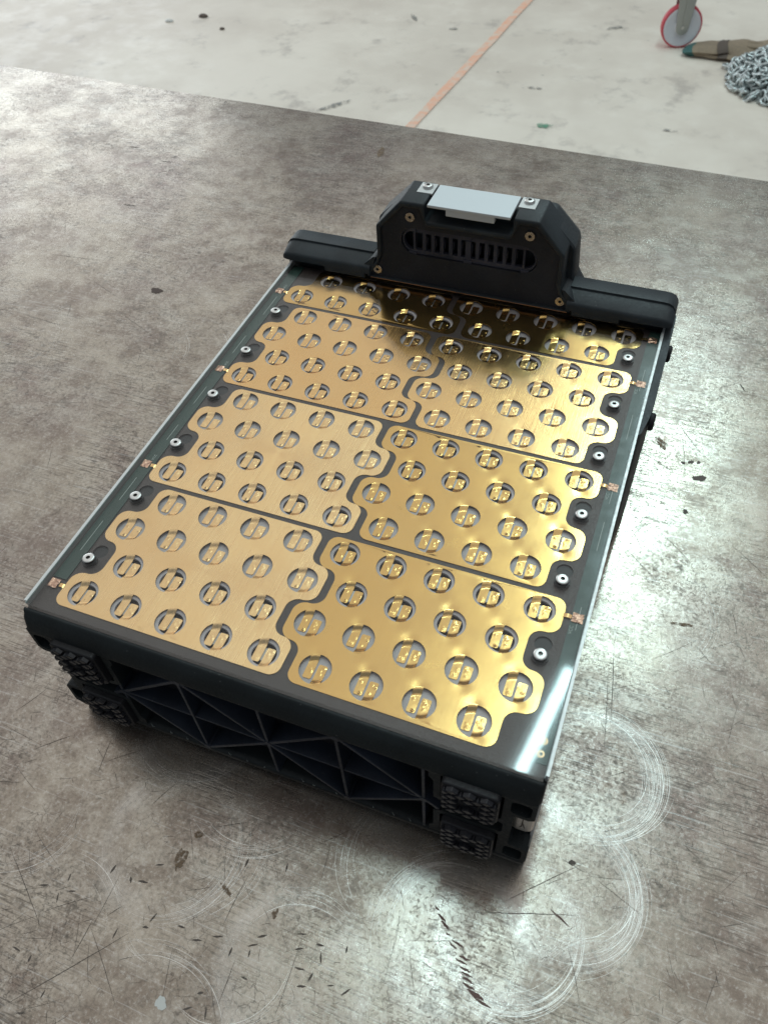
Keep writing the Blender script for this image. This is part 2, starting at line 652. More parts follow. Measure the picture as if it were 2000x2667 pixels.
def tube_path(g, pts, r, seg=8, closed=False, mi=0):
    pts = [Vector(p) for p in pts]
    k = len(pts)
    rings = []
    up = Vector((0, 0, 1))
    for i in range(k):
        a = pts[(i - 1) % k] if closed else pts[max(i - 1, 0)]
        b = pts[(i + 1) % k] if closed else pts[min(i + 1, k - 1)]
        d = (b - a).normalized()
        s = d.cross(up)
        if s.length < 1e-4:
            s = d.cross(Vector((1, 0, 0)))
        s.normalize()
        t = s.cross(d)
        rr = r(i / (k - 1)) if callable(r) else r
        rings.append([tuple(pts[i] + s * rr * math.cos(6.28318 * j / seg) + t * rr * math.sin(6.28318 * j / seg)) for j in range(seg)])
    if closed:
        rings.append(rings[0])
    g.loft(rings, mi, cap=not closed)


# ------------------------------------------------------------------ floor
g = G()
g.add([(-9000, -2500, FLOOR), (4000, -2500, FLOOR), (4000, 9000, FLOOR), (-9000, 9000, FLOOR)], [(0, 1, 2, 3)])
floor = g.obj('floor', M['floor'])
floor['kind'] = 'structure'
g = G()
lp = []
for i in range(40):
    t = i / 39
    y = 1500 + 3500 * t
    x = -727 + (y - 2385) * (84 / 1180) - 6
    lp.append((x - 16 + rnd.uniform(-2, 2), x + 17 + rnd.uniform(-2, 2), y))
g.add([(a, y, FLOOR + 3) for a, b, y in lp] + [(b, y, FLOOR + 3) for a, b, y in lp], [(i, i + 1, i + 41, i + 40) for i in range(39)])
g.obj('painted_line', M['line'], floor)
for i, (x, y, rx, ry, rot, m_) in enumerate(((-1039, 2450, 62, 14, .95, 'floor_stain'), (-322, 2489, 24, 17, .2, 'floor_green'),
                                             (-1043, 3273, 40, 9, 2.2, 'floor_stain'), (-854, 3199, 16, 10, .3, 'floor_stain'),
                                             (-428, 2754, 30, 8, .2, 'floor_stain'), (-555, 2860, 26, 11, .4, 'floor_stain'),
                                             (-260, 3350, 34, 12, .6, 'floor_stain'),
                                             (60, 2560, 20, 8, .1, 'floor_stain'))):
    p = blob(x, y, rx, ry, rot, 40 + i)
    mesh_obj('stain', [(a, b, FLOOR + 3) for a, b in p], [tuple(range(len(p)))], M[m_], floor)


def lump(name, x, y, z0, r, h, mat, label, seed):
    q = random.Random(seed)
    g_ = G()
    rings = []
    for k, (s, hh) in enumerate(((.85, 0), (1, .35), (.7, .8), (.25, 1))):
        rings.append([(x + r[0] * s * q.uniform(.8, 1.15) * math.cos(a), y + r[1] * s * q.uniform(.8, 1.15) * math.sin(a), z0 + h * hh) for a in [6.283 * i / 9 for i in range(9)]])
    g_.loft(rings)
    o_ = g_.obj(name, mat)
    o_['label'] = label
    o_['category'] = 'debris'
    return o_


lump('debris_chip', -1906, 3085, FLOOR, (22, 14), 12, M['canvas_band'], 'larger dark debris chip on the pale concrete, upper left of the orange line', 3)
lump('debris_chip', -1762, 2980, FLOOR, (12, 9), 8, M['canvas_band'], 'small dark debris crumb just right of the larger dark chip on the concrete', 5)
lump('debris_chip', -2025, 3005, FLOOR, (20, 14), 9, M['pale'], 'pale white debris flake on the concrete left of the dark chips', 7)

# ------------------------------------------------------------------ workbench
BT = math.atan(-0.0434)
bench = thing('workbench', (-60, 60, FLOOR), 'worn grey steel workbench top covered in scratches and swirl marks under the battery', 'workbench')


def bl(x, y):
    """bench-local (origin on the far edge) to scene"""
    return (-73.5 + x * math.cos(BT) - y * math.sin(BT), 575 + x * math.sin(BT) + y * math.cos(BT))


g = G()
cs = [bl(-1250, -1250), bl(1150, -1250), bl(1150, 0), bl(-1250, 0)]
g.loft([[(x, y, z) for x, y in cs] for z in (TABLE - 18, TABLE)])
g.obj('table_top', M['steel'], bench, bevel=1.2)
for lx, ly in ((-1180, -80), (1080, -80), (-1180, -1170), (1080, -1170)):
    x, y = bl(lx, ly)
    g = G()
    g.box(x - 35, x + 35, y - 35, y + 35, FLOOR, TABLE - 18)
    g.obj('leg', M['zinc'], bench, bevel=2)


def in_pack(x, y, m=0):
    return -20 - m < x < 191 + m and -20 - m < y < 262 + m


# swirl marks left by a disc: bundles of hair-fine arcs
g = G()
swirls = [(207, 32, 26.5, -1.9, 1.9, 26), (207, 30, 25, -1.6, 0.9, 14), (208, -18, 26.5, -2.0, 1.6, 28), (211, -14, 22, -1.4, 1.2, 12),
          (190, -40, 26, -2.2, .6, 24), (172, -50, 28, 1.2, 3.3, 24), (168, -50, 27, 1.5, 2.9, 14), (37, -6, 27, 3.5, 5.9, 18),
          (-17, -64, 27, -1.6, .8, 18), (52, -56, 28, -2.0, .9, 30), (60, -52, 30, -1.3, .7, 16), (96, -84, 24, -2.1, .5, 12),
          (120, -82, 28, .8, 2.6, 20), (74, -20, 30, 4.0, 6.1, 16), (66, -80, 17, -2.8, -.4, 9), (146, -30, 26, 2.2, 4.3, 14),
          (-70, 60, 32, -1.2, 1.2, 12), (-230, 200, 34, -1.0, 1.0, 12), (-135, 215, 30, -.3, 1.2, 12), (-110, 225, 34, .1, 1.5, 7), (215, 120, 30, -1.2, .9, 8),
          (150, -85, 27, -2.6, .2, 16), (20, -105, 30, .2, 2.1, 12), (232, -60, 30, 1.3, 3.2, 9), (75, -125, 32, .4, 2.4, 12)]
for cx, cy, r0, a0, a1, cnt in swirls:
    for i in range(int(cnt * (1.2 if cx > 165 else .65))):
        r = r0 + rnd.gauss(0, 2.1)
        ox, oy = rnd.gauss(0, 1.3), rnd.gauss(0, 1.3)
        s = a0 + (a1 - a0) * rnd.random() * .5
        e = s + (a1 - a0) * rnd.uniform(.25, .75)
        k = max(6, int(abs(e - s) * 14))
        pts = [(cx + ox + r * math.cos(s + (e - s) * j / k), cy + oy + r * math.sin(s + (e - s) * j / k)) for j in range(k + 1)]
        ribbon(g, pts, rnd.choice((.04, .05, .07, .09, .15)), TABLE + .05 + rnd.random() * .02)
o = g.obj('swirl_marks', M['scuff'], bench)
o['kind'] = 'stuff'

# long hair scratches
g = G()
longs = [((-10, -82), (21, -103)), ((38, -95), (63, -115)), ((38, -108), (38, -93)), ((117, -66), (119, -99)), ((97, -86), (98, -102)),
         ((114, -35), (116, -51)), ((-28, -43), (-15, -31)), ((6, -42), (3, -27)), ((23, -130), (54, -92)), ((87, -78), (88, -56)),
         ((210, 40), (204, 81)), ((176, -39), (214, -26)), ((185, -32), (212, -6)), ((214, 250), (221, 211)), ((212, 256), (228, 235)),
         ((198, 156), (217, 140)), ((249, 175), (268, 159)), ((194, 228), (214, 217)), ((215, 171), (233, 155)), ((203, -8), (213, -10)), ((204, 95), (210, 56)),
         ((-179, 253), (-124, 229)), ((-214, 278), (-183, 265)), ((-268, 298), (-221, 303)), ((-236, 227), (-201, 224))]
for a, b in longs:
    k = 9
    bow = rnd.uniform(-.6, .6)
    pts = [(a[0] + (b[0] - a[0]) * i / k + bow * math.sin(math.pi * i / k), a[1] + (b[1] - a[1]) * i / k + rnd.uniform(-.1, .1)) for i in range(k + 1)]
    ribbon(g, pts, rnd.uniform(.16, .30), TABLE + .09)
for i in range(1000):
    x, y = rnd.uniform(-330, 300), rnd.uniform(-140, 330)
    if i < 150 or i > 260:
        x, y = rnd.uniform(-60, 290), rnd.uniform(-140, 120)
    if in_pack(x, y, 4):
        continue
    a = rnd.choice((rnd.gauss(.5, .2), rnd.gauss(2.1, .25), rnd.uniform(0, 3.14)))
    ln = rnd.uniform(5, 26) if i <= 260 else rnd.uniform(1.5, 8)
    k = 6
    bow = rnd.uniform(-.5, .5)
    pts = [(x + math.cos(a) * ln * i / k - math.sin(a) * bow * math.sin(math.pi * i / k), y + math.sin(a) * ln * i / k + math.cos(a) * bow * math.sin(math.pi * i / k)) for i in range(k + 1)]
    if any(in_pack(*p, 2) for p in pts):
        continue
    ribbon(g, pts, rnd.uniform(.08, .2) if i <= 260 else rnd.uniform(.05, .16), TABLE + .10)
o = g.obj('hair_scratches', M['gouge'], bench)
o['kind'] = 'stuff'

# short dark gouges
g = G()
gl_ = [(20, -83), (24, -87), (20, -91), (12, -89), (16, -112), (23, -113), (35, -121), (35, -74), (49, -74), (44, -75), (60, -84), (52, -66), (72, -83),
       (80, -85), (87, -81), (101, -79), (94, -84), (101, -82), (103, -75), (118, -74), (125, -70), (127, -74), (121, -80), (126, -81), (124, -85), (134, -81),
       (140, -81), (103, -90), (90, -100), (88, -106), (95, -105), (135, -68), (117, -69), (31, -129), (49, -94), (59, -88), (85, -53), (101, -49), (243, 301), (-247, 380), (-256, 454), (-254, 464), (-300, 470)]
for i, (x, y) in enumerate(gl_):
    a = rnd.choice((rnd.gauss(.35, .2), rnd.gauss(.35, .2), rnd.gauss(-1.3, .3)))
    ln = rnd.uniform(2.2, 4.2) * (1 if y < 100 else 3)
    w_ = rnd.uniform(.5, .9) * (1 if y < 100 else 1.6)
    pts = [(x + math.cos(a) * ln * (j / 5 - .5), y + math.sin(a) * ln * (j / 5 - .5) + rnd.uniform(-.1, .1)) for j in range(6)]
    ribbon(g, pts, w_, TABLE + .13)
o = g.obj('gouges', M['gouge'], bench)
o['kind'] = 'stuff'
g = G()
for x0, y0, x1, y1, w_ in ((161, -42, 163.5, -43, .7), (163, -44, 167, -46, 1.0), (165, -46, 169, -48, 1.1), (168, -49.5, 170, -50, .6), (171, -51, 176, -52, .8), (170, -52, 174, -53.5, .7),
                           (175, -55, 179.5, -55.5, .9), (174, -56.5, 179, -57, .7), (176, -58.5, 181, -59, .8), (177, -60, 182, -60.5, .7), (178, -61.5, 183, -62, .8), (179, -63, 184, -64, 1.0), (181, -64.5, 188, -66, 1.6), (184, -66, 191, -67.5, 1.0), (203, -28, 211, -31, .8)):
    pts = [(x0 + (x1 - x0) * j / 6 + rnd.uniform(-.1, .1), y0 + (y1 - y0) * j / 6 + rnd.uniform(-.25, .25)) for j in range(7)]
    ribbon(g, pts, w_, TABLE + .14)
o = g.obj('rusty_gouges', M['gouge_red'], bench)
o['kind'] = 'stuff'
for i, (x, y, rx, ry, rot, m_) in enumerate(((59, -61, 2.2, 4.6, .2, 'rust'), (61, -50, 1.6, 1.4, 0, 'rust'), (78, -108, 2.0, 2.3, .2, 'pale'), (82, -65, 3.5, .8, -.5, 'rust'),
                                             (204, 238, 2.2, 5, .5, 'rust'), (191.5, 234, 1.2, 2.4, 0, 'rust'), (228, 217, 3.5, 2.2, .5, 'gouge'), (222, 228, 1.6, 1.2, .5, 'gouge'),
                                             (232, 118, 5, 1.0, .2, 'rust'), (-161, 281, 4.2, 3.3, .2, 'burn'), (-79, 522, 2.6, 10, .25, 'rust'), (218, 226, 1.1, 1.0, .5, 'gouge'),
                                             (226, 229, 1.0, 1.0, .5, 'gouge'), (224, 190, 1.3, 1.6, .5, 'gouge'), (104, -66, 1.2, 1.8, .3, 'rust'), (207, -8, 1.5, .8, 0, 'gouge'))):
    p = blob(x, y, rx, ry, rot, 90 + i, jag=.28)
    mesh_obj('stain', [(a, b, TABLE + .16 + .004 * i) for a, b in p], [tuple(range(len(p)))], M[m_], bench)

# ------------------------------------------------------------------ battery pack
D = 20.0
PY = D * .866
XC = 85.5
pack = thing('battery_pack', (XC, 110, TABLE), 'black battery pack with brass busbars under a clear cover, lying on the workbench', 'battery pack')


def cells_of(side, base, rows):
    out = []
    for r in range(rows):
        odd = r % 2 == 0
        if side == 'L':
            xs = [0, 1, 2, 3, 4] if odd else [.5, 1.5, 2.5, 3.5]
        else:
            xs = [5, 6, 7, 8] if odd else [4.5, 5.5, 6.5, 7.5, 8.5]
        for x in xs:
            out.append((x * D + (1.0 if side == 'R' else 0.0), base + r * PY, r))
    return out


groups = []
for gi in range(4):
    for side in 'LR':
        groups.append((side, gi, gi * 4 * PY, 4 if gi < 3 else 2))
ALL = [(x, y, side, r) for side, gi, b, rows in groups for x, y, r in cells_of(side, b, rows)]
HR = 6.15

# case with its bottom chamfer
g = G()
g.loft([[(x0, y0, z), (x1, y0, z), (x1, y1, z), (x0, y1, z)] for z, x0, x1, y0, y1 in ((-76.5, -15, 186, -7, 238), (-73, -17.4, 188.4, -8.4, 241), (-4.2, -17.4, 188.4, -8.4, 241))])
g.obj('case', M['case'], pack)

# dark fibre sheet under the busbars
screwsL = [(-6.2, 14.2), (-6.2, 49.7), (-6.2, 83.8), (-6.2, 119), (-6.2, 153.8), (-6.2, 188.4)]
screwsR = [(176.1, 31.5), (176.1, 66.4), (176.1, 101), (176.1, 135.8), (176.1, 170.7), (176.1, 205.8)]
discs = [(x + .9, y + 5.9) for x, y in screwsL] + [(x - .2, y + 6.2) for x, y in screwsR]
sheet_holes = [circle(x, y, HR + .25, 20) for x, y, _, _ in ALL] + [circle(x, y, 3.3, 20) for x, y in discs]
vv, ff = plate([(-17.2, -12.9), (188.2, -12.9), (188.2, 234), (-17.2, 234)], sheet_holes, -1.0, -.34)
sheet = mesh_obj('insulating_sheet', vv, ff, M['sheet'], pack)
for x, y in discs:
    g = G()
    g.lathe((x, y, 0), [(3.9, -1.25), (3.9, -1.02), (.01, -.98)], seg=24)
    g.obj('recess', M['disc'], sheet, smooth=40)

# cells
g = G()
g.lathe((0, 0, 0), [(9, -62), (9, -1.65), (8.8, -1.5), (.01, -1.5)], seg=28, mis=[0, 1, 1])
neg = g.obj('cell', [M['wrap'], M['neg']], None, smooth=35)
g = G()
g.lathe((0, 0, 0), [(9, -62), (9, -3.4), (3.1, -3.4), (3.0, -1.75), (2.6, -1.5), (.01, -1.5)], seg=28, mis=[0, 1, 2, 2, 2])
pos = g.obj('cell', [M['wrap'], M['cell_dark'], M['button']], None, smooth=35)
g = G()
g.lathe((0, 0, 0), [(8.6, -2.2), (8.6, -1.15), (5.0, -1.15), (4.85, -1.3), (4.85, -2.2)], seg=28)
g.f = g.f[:-2]
g.m = g.m[:-2]
ring0 = g.obj('insulator_ring', M['ring'], None, smooth=35)
for x, y, side, r in ALL:
    flat = (r >= 2) if side == 'L' else (r < 2)
    c_ = copy_obj(neg if flat else pos, (x, y, 0), pack, rnd.uniform(0, 6.28))
    if not flat:
        q = ring0.copy()
        col.objects.link(q)
        q.parent = c_
for o_ in (neg, pos, ring0):
    bpy.data.objects.remove(o_)


# weld tabs: two strips per hole, bent down to the cell, with weld craters
def tab_mesh(kind, seed, mat):
    q = random.Random(seed)
    x0, x1 = (-3.8, -.5) if kind == 'a' else (.4, 3.85)
    yend = -3.8 if kind == 'a' else 2.85
    nx, ny = 13, 34
    welds = []
    for i in range(q.choice((3, 4, 5))):
        yy = (q.uniform(-3.0, 1.4) if kind == 'a' else q.uniform(-2.4, 2.1))
        welds.append((q.uniform(x0 + .8, x1 - .8), yy, q.uniform(.28, .42), q.uniform(.13, .26)))
    V, F = [], []
    tilt = q.uniform(-.05, .05)
    for j in range(ny + 1):
        t = j / ny
        for i in range(nx + 1):
            s = i / nx
            inset = max(0, (t - .96) / .04) * .45
            xx = x0 + inset + (x1 - x0 - 2 * inset) * s
            root = math.sqrt(max(HR * HR - xx * xx, .1)) + .35
            yr = root if kind == 'a' else -root
            yy = yr + (yend - yr) * t
            dd = abs(yy - yr)
            k = min(1, max(0, dd / 3.3))
            k = k * k * (3 - 2 * k)
            z = -.10 - 1.12 * k + tilt * (s - .5) * k
            z += .035 * noise.noise(Vector((xx * .4, yy * .3, seed)))
            for wx, wy, wr, wa in welds:
                d = math.hypot(xx - wx, yy - wy) / wr
                z += wa * math.exp(-((d - .95) / .4) ** 2) - wa * .7 * math.exp(-(d / .55) ** 2)
            V.append((xx, yy, z))
    for j in range(ny):
        for i in range(nx):
            a = j * (nx + 1) + i
            F.append((a, a + 1, a + nx + 2, a + nx + 1))
    n0 = len(V)
    V2 = V + [(a, b, c - .25) for a, b, c in V]
    edge = [i for i in range(nx + 1)] + [j * (nx + 1) + nx for j in range(1, ny + 1)] + [ny * (nx + 1) + i for i in range(nx - 1, -1, -1)] + [j * (nx + 1) for j in range(ny - 1, 0, -1)]
    F += [(edge[i], edge[i - 1], edge[i - 1] + n0, edge[i] + n0) for i in range(len(edge))]
    o_ = mesh_obj('tab', V2, F, mat, None, smooth=60)
    me_ = o_.data
    bpy.data.objects.remove(o_)
    return me_


gold_of = {('L', 0): 'gold_brushed', ('L', 1): 'gold_brushed', ('L', 2): 'gold_semi', ('L', 3): 'gold_bright',
           ('R', 0): 'gold_bright', ('R', 1): 'gold_bright', ('R', 2): 'gold_semi', ('R', 3): 'gold_bright'}
tabs = {(k, s, mk): tab_mesh(k, s * 7 + (1 if k == 'a' else 2), M[mk]) for k in 'ab' for s in range(4) for mk in ('gold_brushed', 'gold_bright', 'gold_semi')}


def outline(side, base, rows):
    a, b = base - 7.8, base + (rows - 1) * PY + (7.35 if rows == 4 else 7.6)
    m1, m2, m3 = base + PY * .5, base + PY * 1.5, base + PY * 2.5
    lo, li, ro, ri = -9.2, .8, 88.9, 78.9
    if rows == 4:
        p = [(lo, a), (ro, a), (ro, m1), (ri, m1), (ri, m2), (ro, m2), (ro, m3), (ri, m3), (ri, b), (li, b), (li, m3), (lo, m3), (lo, m2), (li, m2), (li, m1), (lo, m1)]
        r = [4.2, 4.2, 4.9, 4.9, 4.9, 4.9, 4.9, 4.9, 4.2, 4.2, 4.9, 4.9, 4.9, 4.9, 4.9, 4.9]
    else:
        p = [(lo, a), (ro, a), (ro, m1), (ri, m1), (ri, b), (li, b), (li, m1), (lo, m1)]
        r = [4.2, 4.2, 4.9, 4.9, 3, 3, 4.9, 4.9]
    if side == 'R':
        # the right-hand bars are the left-hand ones turned half round
        if rows == 4:
            yc = base + 1.5 * PY
            p = [(171.0 - x, 2 * yc - y - .45) for x, y in p]
        else:
            lo, li, ro, ri = 82.1, 92.1, 170.2, 180.2
            p = [(li, a), (lo + 88.1, a), (170.2, m1), (180.2, m1), (180.2, b), (lo, b), (lo, m1), (li, m1)]
            r = [4.2, 4.2, 4.9, 4.9, 3, 3, 4.9, 4.9]
    return fillet(p, r, 7)


for side, gi, base, rows in groups:
    cl = cells_of(side, base, rows)
    out = outline(side, base, rows)
    holes = [circle(x, y, HR, 36) for x, y, _ in cl]
    xs = [p[0] for p in out]
    ys = [p[1] for p in out]
    gx, gy = np.meshgrid(np.arange(min(xs), max(xs), 1.35), np.arange(min(ys), max(ys), 1.35))
    gx = gx + (np.arange(gx.shape[0]) % 2)[:, None] * .67
    pts = np.stack([gx.ravel(), gy.ravel()], 1)
    ok = inside(pts, out)
    bnd = np.array(out)
    for x, y, _ in cl:
        ok &= np.hypot(pts[:, 0] - x, pts[:, 1] - y) > HR + .5
    pts = pts[ok]
    dmin = np.min(np.hypot(pts[:, None, 0] - bnd[None, :, 0], pts[:, None, 1] - bnd[None, :, 1]), axis=1)
    pts = pts[dmin > .6]
    soft = gold_of[(side, gi)] == 'gold_bright'
    q = random.Random(gi * 2 + (side == 'R'))
    roots = []
    for x, y, _ in cl:
        roots.append((x - 2.3, y + 6.0, q.uniform(.12, .27) if soft else q.uniform(.04, .12), 2.3))
        roots.append((x + 2.3, y - 5.9, q.uniform(.09, .2) if soft else q.uniform(.03, .10), 2.3))
    RA = np.array(roots)
    ph = gi * 3.1 + (side == 'R') * 7

    def zf(a, b, RA=RA, ph=ph, soft=soft):
        d2 = (RA[:, 0] - a) ** 2 + (RA[:, 1] - b) ** 2
        z = -float(np.sum(RA[:, 2] * np.exp(-d2 / RA[:, 3] ** 2)))
        return z + (.10 if soft else .03) * noise.noise(Vector((a * .045, b * .045, ph)))

    vv, ff = plate(out, holes, -.3, 0, extra=[tuple(p) for p in pts], zf=zf)
    bar = mesh_obj('busbar', vv, ff, M[gold_of[(side, gi)]], pack, smooth=40)
    mk = gold_of[(side, gi)]
    for x, y, _ in cl:
        for k in 'ab':
            t_ = bpy.data.objects.new('tab', tabs[(k, q.randrange(4), mk)])
            col.objects.link(t_)
            t_.parent = bar
            t_.location = (x * S, y * S, 0)
    # sense lead and its crumpled copper foil
    if side == 'L':
        ly, xa, xb, xf = base + .2, -9.0, -11.8, -15.6
    else:
        ly, xa, xb, xf = (base + 3 * PY if rows == 4 else base + PY) + .3, 180.0, 183.2, 187.4
    g = G()
    vs = []
    for i in range(7):
        t = i / 6
        xx = xa + (xb - xa) * t
        zz = .02 + .35 * math.sin(t * math.pi) + .05
        vs += [(xx, ly - .85, zz), (xx, ly + .85, zz + .05)]
    g.add(vs, [(2 * i, 2 * i + 1, 2 * i + 3, 2 * i + 2) for i in range(6)])
    g.obj('sense_lead', M['gold_semi'], bar, smooth=60)
    g = G()
    vs = []
    for j in range(9):
        for i in range(9):
            xx = xb + (xf - xb) * i / 8
            yy = ly - 2.1 + 4.2 * j / 8
            vs.append((xx + q.uniform(-.12, .12), yy + q.uniform(-.12, .12), .45 + .38 * noise.noise(Vector((xx * .8, yy * .8, gi + 3.3)))))
    g.add(vs, [(j * 9 + i, j * 9 + i + 1, j * 9 + i + 10, j * 9 + i + 9) for j in range(8) for i in range(8)])
    g.obj('copper_foil', M['copper'], bar)

# circuit boards along both long edges
g = G()
g.box(-16.4, -10.2, 3.2, 233, -.30, .10)
pl_ = g.obj('circuit_board', M['pcb'], pack)
g = G()
g.box(182.9, 188.0, -7.2, 233, -.30, .10)
pr_ = g.obj('circuit_board', M['pcb'], pack)
for y in (-3.9, .9):
    g = G()
    g.lathe((185.2, y, 0), [(.75, .12), (.75, .17), (1.25, .17), (1.25, .12)], seg=20)
    g.f = g.f[:-2]
    g.m = g.m[:-2]
    g.obj('via', M['pcb_gold'], pr_)
for y in (18, 47, 86, 112, 152, 186):
    for px, par in ((-13.3, pl_), (185.2, pr_)):
        g = G()
        x = px + rnd.uniform(-.4, .4)
        g.box(x - .12, x + .12, y, y + rnd.uniform(9, 18), .11, .14)
        g.obj('trace', M['silk'], par)


def letters(txt, x, y, z, size, rz, mat, parent):
    cu = bpy.data.curves.new('lettering', 'FONT')
    cu.body = txt
    cu.size = size * S
    o_ = bpy.data.objects.new('lettering', cu)
    col.objects.link(o_)
    dg = bpy.context.evaluated_depsgraph_get()
    me_ = bpy.data.meshes.new_from_object(o_.evaluated_get(dg))
    bpy.data.objects.remove(o_)
    me_.materials.clear()
    me_.materials.append(mat)
    q = bpy.data.objects.new('lettering', me_)
    col.objects.link(q)
    q.location = (x * S, y * S, z * S)
    q.rotation_euler = (0, 0, rz)
    attach(q, parent)


for yy in (3 * PY, 7 * PY, 11 * PY):
    letters('VCC', 184.5, yy - 7.2, .12, 1.9, math.pi / 2, M['silk'], pr_)
for yy in (4 * PY, 8 * PY, 12 * PY):
    letters('VCC', -12.0, yy + 3.4, .12, 1.7, math.pi / 2, M['silk'], pl_)

# aluminium side plates: only their top edges show
for x0, x1 in ((-18.9, -17.7), (188.6, 189.7)):
    g = G()
    g.box(x0, x1, -11.5, 236, -74, 2.2)
    g.obj('side_plate', M['alu_edge'], pack)

# clear cover
cov = fillet([(-17.4, -12.8), (188.3, -12.8), (188.3, 231.6), (-17.4, 231.6)], [1.5, 1.5, 0, 0], 4)
vv, ff = plate(cov, [], 1.35, 2.35)
cover = mesh_obj('clear_cover', vv, ff, M['cover'], pack)
g = G()
g.box(-17.6, -17.42, -12.4, 231, 1.36, 2.3)
g.obj('cover_edge', M['cover_edge'], cover)
g = G()
g.box(188.32, 188.5, -12.4, 231, 1.36, 2.3)
g.obj('cover_edge', M['cover_edge'], cover)


def screw_mesh(r, h, mat, axis, flat=False):
    """button head screw with a real hexagon socket; head grows along +axis from 0"""
    seg = 24
    hexr = r * .34
    rings = []

    def ringp(rad, hh, hexa=False):
        out = []
        for i in range(seg):
            a = 2 * math.pi * i / seg
            rr = rad
            if hexa:
                m_ = (a + math.pi / 6) % (math.pi / 3) - math.pi / 6
                rr = rad * math.cos(math.pi / 6) / math.cos(m_)
            p = [0, 0, 0]
            p[(axis + 1) % 3] = rr * math.cos(a)
            p[(axis + 2) % 3] = rr * math.sin(a)
            p[axis] = hh
            out.append(tuple(p))
        return out

    g_ = G()
    if flat:
        prof = [(r, 0), (r, h * .5), (r * .96, h * .62), (r * .66, h * .62)]
    else:
        prof = [(r, 0), (r, h * .45), (r * .93, h * .75), (r * .78, h * .95), (r * .6, h)]
    top = h * .62 if flat else h
    g_.loft([ringp(a, b) for a, b in prof] + [ringp(hexr * 1.12, top, True)], 0, cap=False)
    g_.loft([ringp(hexr * 1.12, top, True), ringp(hexr, top - .15, True), ringp(hexr, top - h * .75 - .4, True)], 1, cap=False)
    g_.add(ringp(hexr, top - h * .75 - .4, True), [tuple(range(seg))], 1)
    o_ = g_.obj('screw', [mat, M['socket']], None, smooth=40)
    me_ = o_.data
    bpy.data.objects.remove(o_)
    return me_


sm = screw_mesh(2.55, .6, M['screw'], 2)
for i, (x, y) in enumerate(screwsL + screwsR):
    o_ = bpy.data.objects.new('screw', sm)
    col.objects.link(o_)
    o_.location = (x * S, y * S, 2.4 * S)
    o_.rotation_euler = (rnd.uniform(-.05, .05), rnd.uniform(-.05, .05), rnd.uniform(0, 6))
    attach(o_, pack)
    g = G()
    g.lathe((x, y, 0), [(3.1, -.33), (3.1, 1.3)], seg=20)
    s_ = g.obj('spacer', M['disc'], pack, smooth=40)

# ------------------------------------------------------------------ front end cap
ZM = -38.2                      # the cap mirrors about mid height


def band(top):
    """rounded top or bottom rail of the cap, lofted through plan outlines"""
    lev = [(.9, -14.2, .6), (.8, -14.5, .3), (.3, -15.1, 0), (-1.4, -16.25, -.15), (-2.6, -17.1, -.35), (-8.2, -18.4, -.4), (-9.2, -18.5, -.2), (-9.9, -18.35, .1), (-10.4, -17.9, .3)]
    rings = []
    for z, yf, ins in lev:
        zz = z if top else 2 * ZM - z
        yb_ = -13.55 if z > -2 else -9.0
        rr_ = min(2.6, (yb_ - yf) * .9)
        pl = fillet([(-18.0 + ins, yb_), (-18.0 + ins, yf), (189.2 - ins, yf), (189.2 - ins, yb_)], [0, rr_, rr_, 0], 5)
        rings.append([(x, y, zz) for x, y in pl])
    g_ = G()
    g_.loft(rings if top else rings[::-1])
    return g_


cap = band(True).obj('end_cap', M['cap'], pack, smooth=50)
band(False).obj('lower_rail', M['cap'], cap, smooth=50)
g = G()
g.box(-16.5, 187.7, -10.2, -8.5, -66.4, -10)
g.obj('back_wall', M['case'], cap)
XM = 85.6
zt, zb = -9.6, 2 * ZM + 9.6


def rib(x0, z0, x1, z1, w=1.3, yf=-18.3, yb=-9.9):
    d = Vector((x1 - x0, z1 - z0))
    L = d.length
    d.normalize()
    nx, nz = -d.y * w / 2, d.x * w / 2
    g_ = G()
    v = []
    for y in (yf, yb):
        ww = 1.0 if y == yf else 1.25
        v += [(x0 + nx * ww, y, z0 + nz * ww), (x1 + nx * ww, y, z1 + nz * ww), (x1 - nx * ww, y, z1 - nz * ww), (x0 - nx * ww, y, z0 - nz * ww)]
    g_.add(v, [(0, 1, 2, 3), (7, 6, 5, 4), (0, 4, 5, 1), (1, 5, 6, 2), (2, 6, 7, 3), (3, 7, 4, 0)])
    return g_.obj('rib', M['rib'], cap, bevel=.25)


hub = [17.6, 50.6, 84.2, 115.6, 148.6]
for i, x in enumerate(hub):
    rib(x, zt - .6, x, zb + .6, 1.25, yf=-18.2 - .02 * i)
for i in range(4):
    a, b = hub[i], hub[i + 1]
    rib(a + .8, ZM, b - .8, ZM, .9, yf=-18.0)
    if i % 2 == 0:
        rib(a + .5, ZM + .5, b - .3, zt + .2, 1.6)
        rib(a + .5, ZM - .5, b - .3, zb - .2, 1.6)
    else:
        rib(a + .3, zt + .2, b - .5, ZM + .5, 1.6)
        rib(a + .3, zb - .2, b - .5, ZM - .5, 1.6)
rib(149.1, ZM + .3, 154.5, ZM - 4.5, 1.8)
rib(17.0, ZM - .3, 12.0, ZM - 4.5, 1.8)
for x, z in ((17.6, ZM), (50.6, zt - .6), (50.6, zb + .6), (84.2, ZM), (115.6, zt - .6), (115.6, zb + .6), (148.6, ZM)):
    g = G()
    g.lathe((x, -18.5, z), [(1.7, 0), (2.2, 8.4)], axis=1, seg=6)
    g.obj('rib_hub', M['rib'], cap)

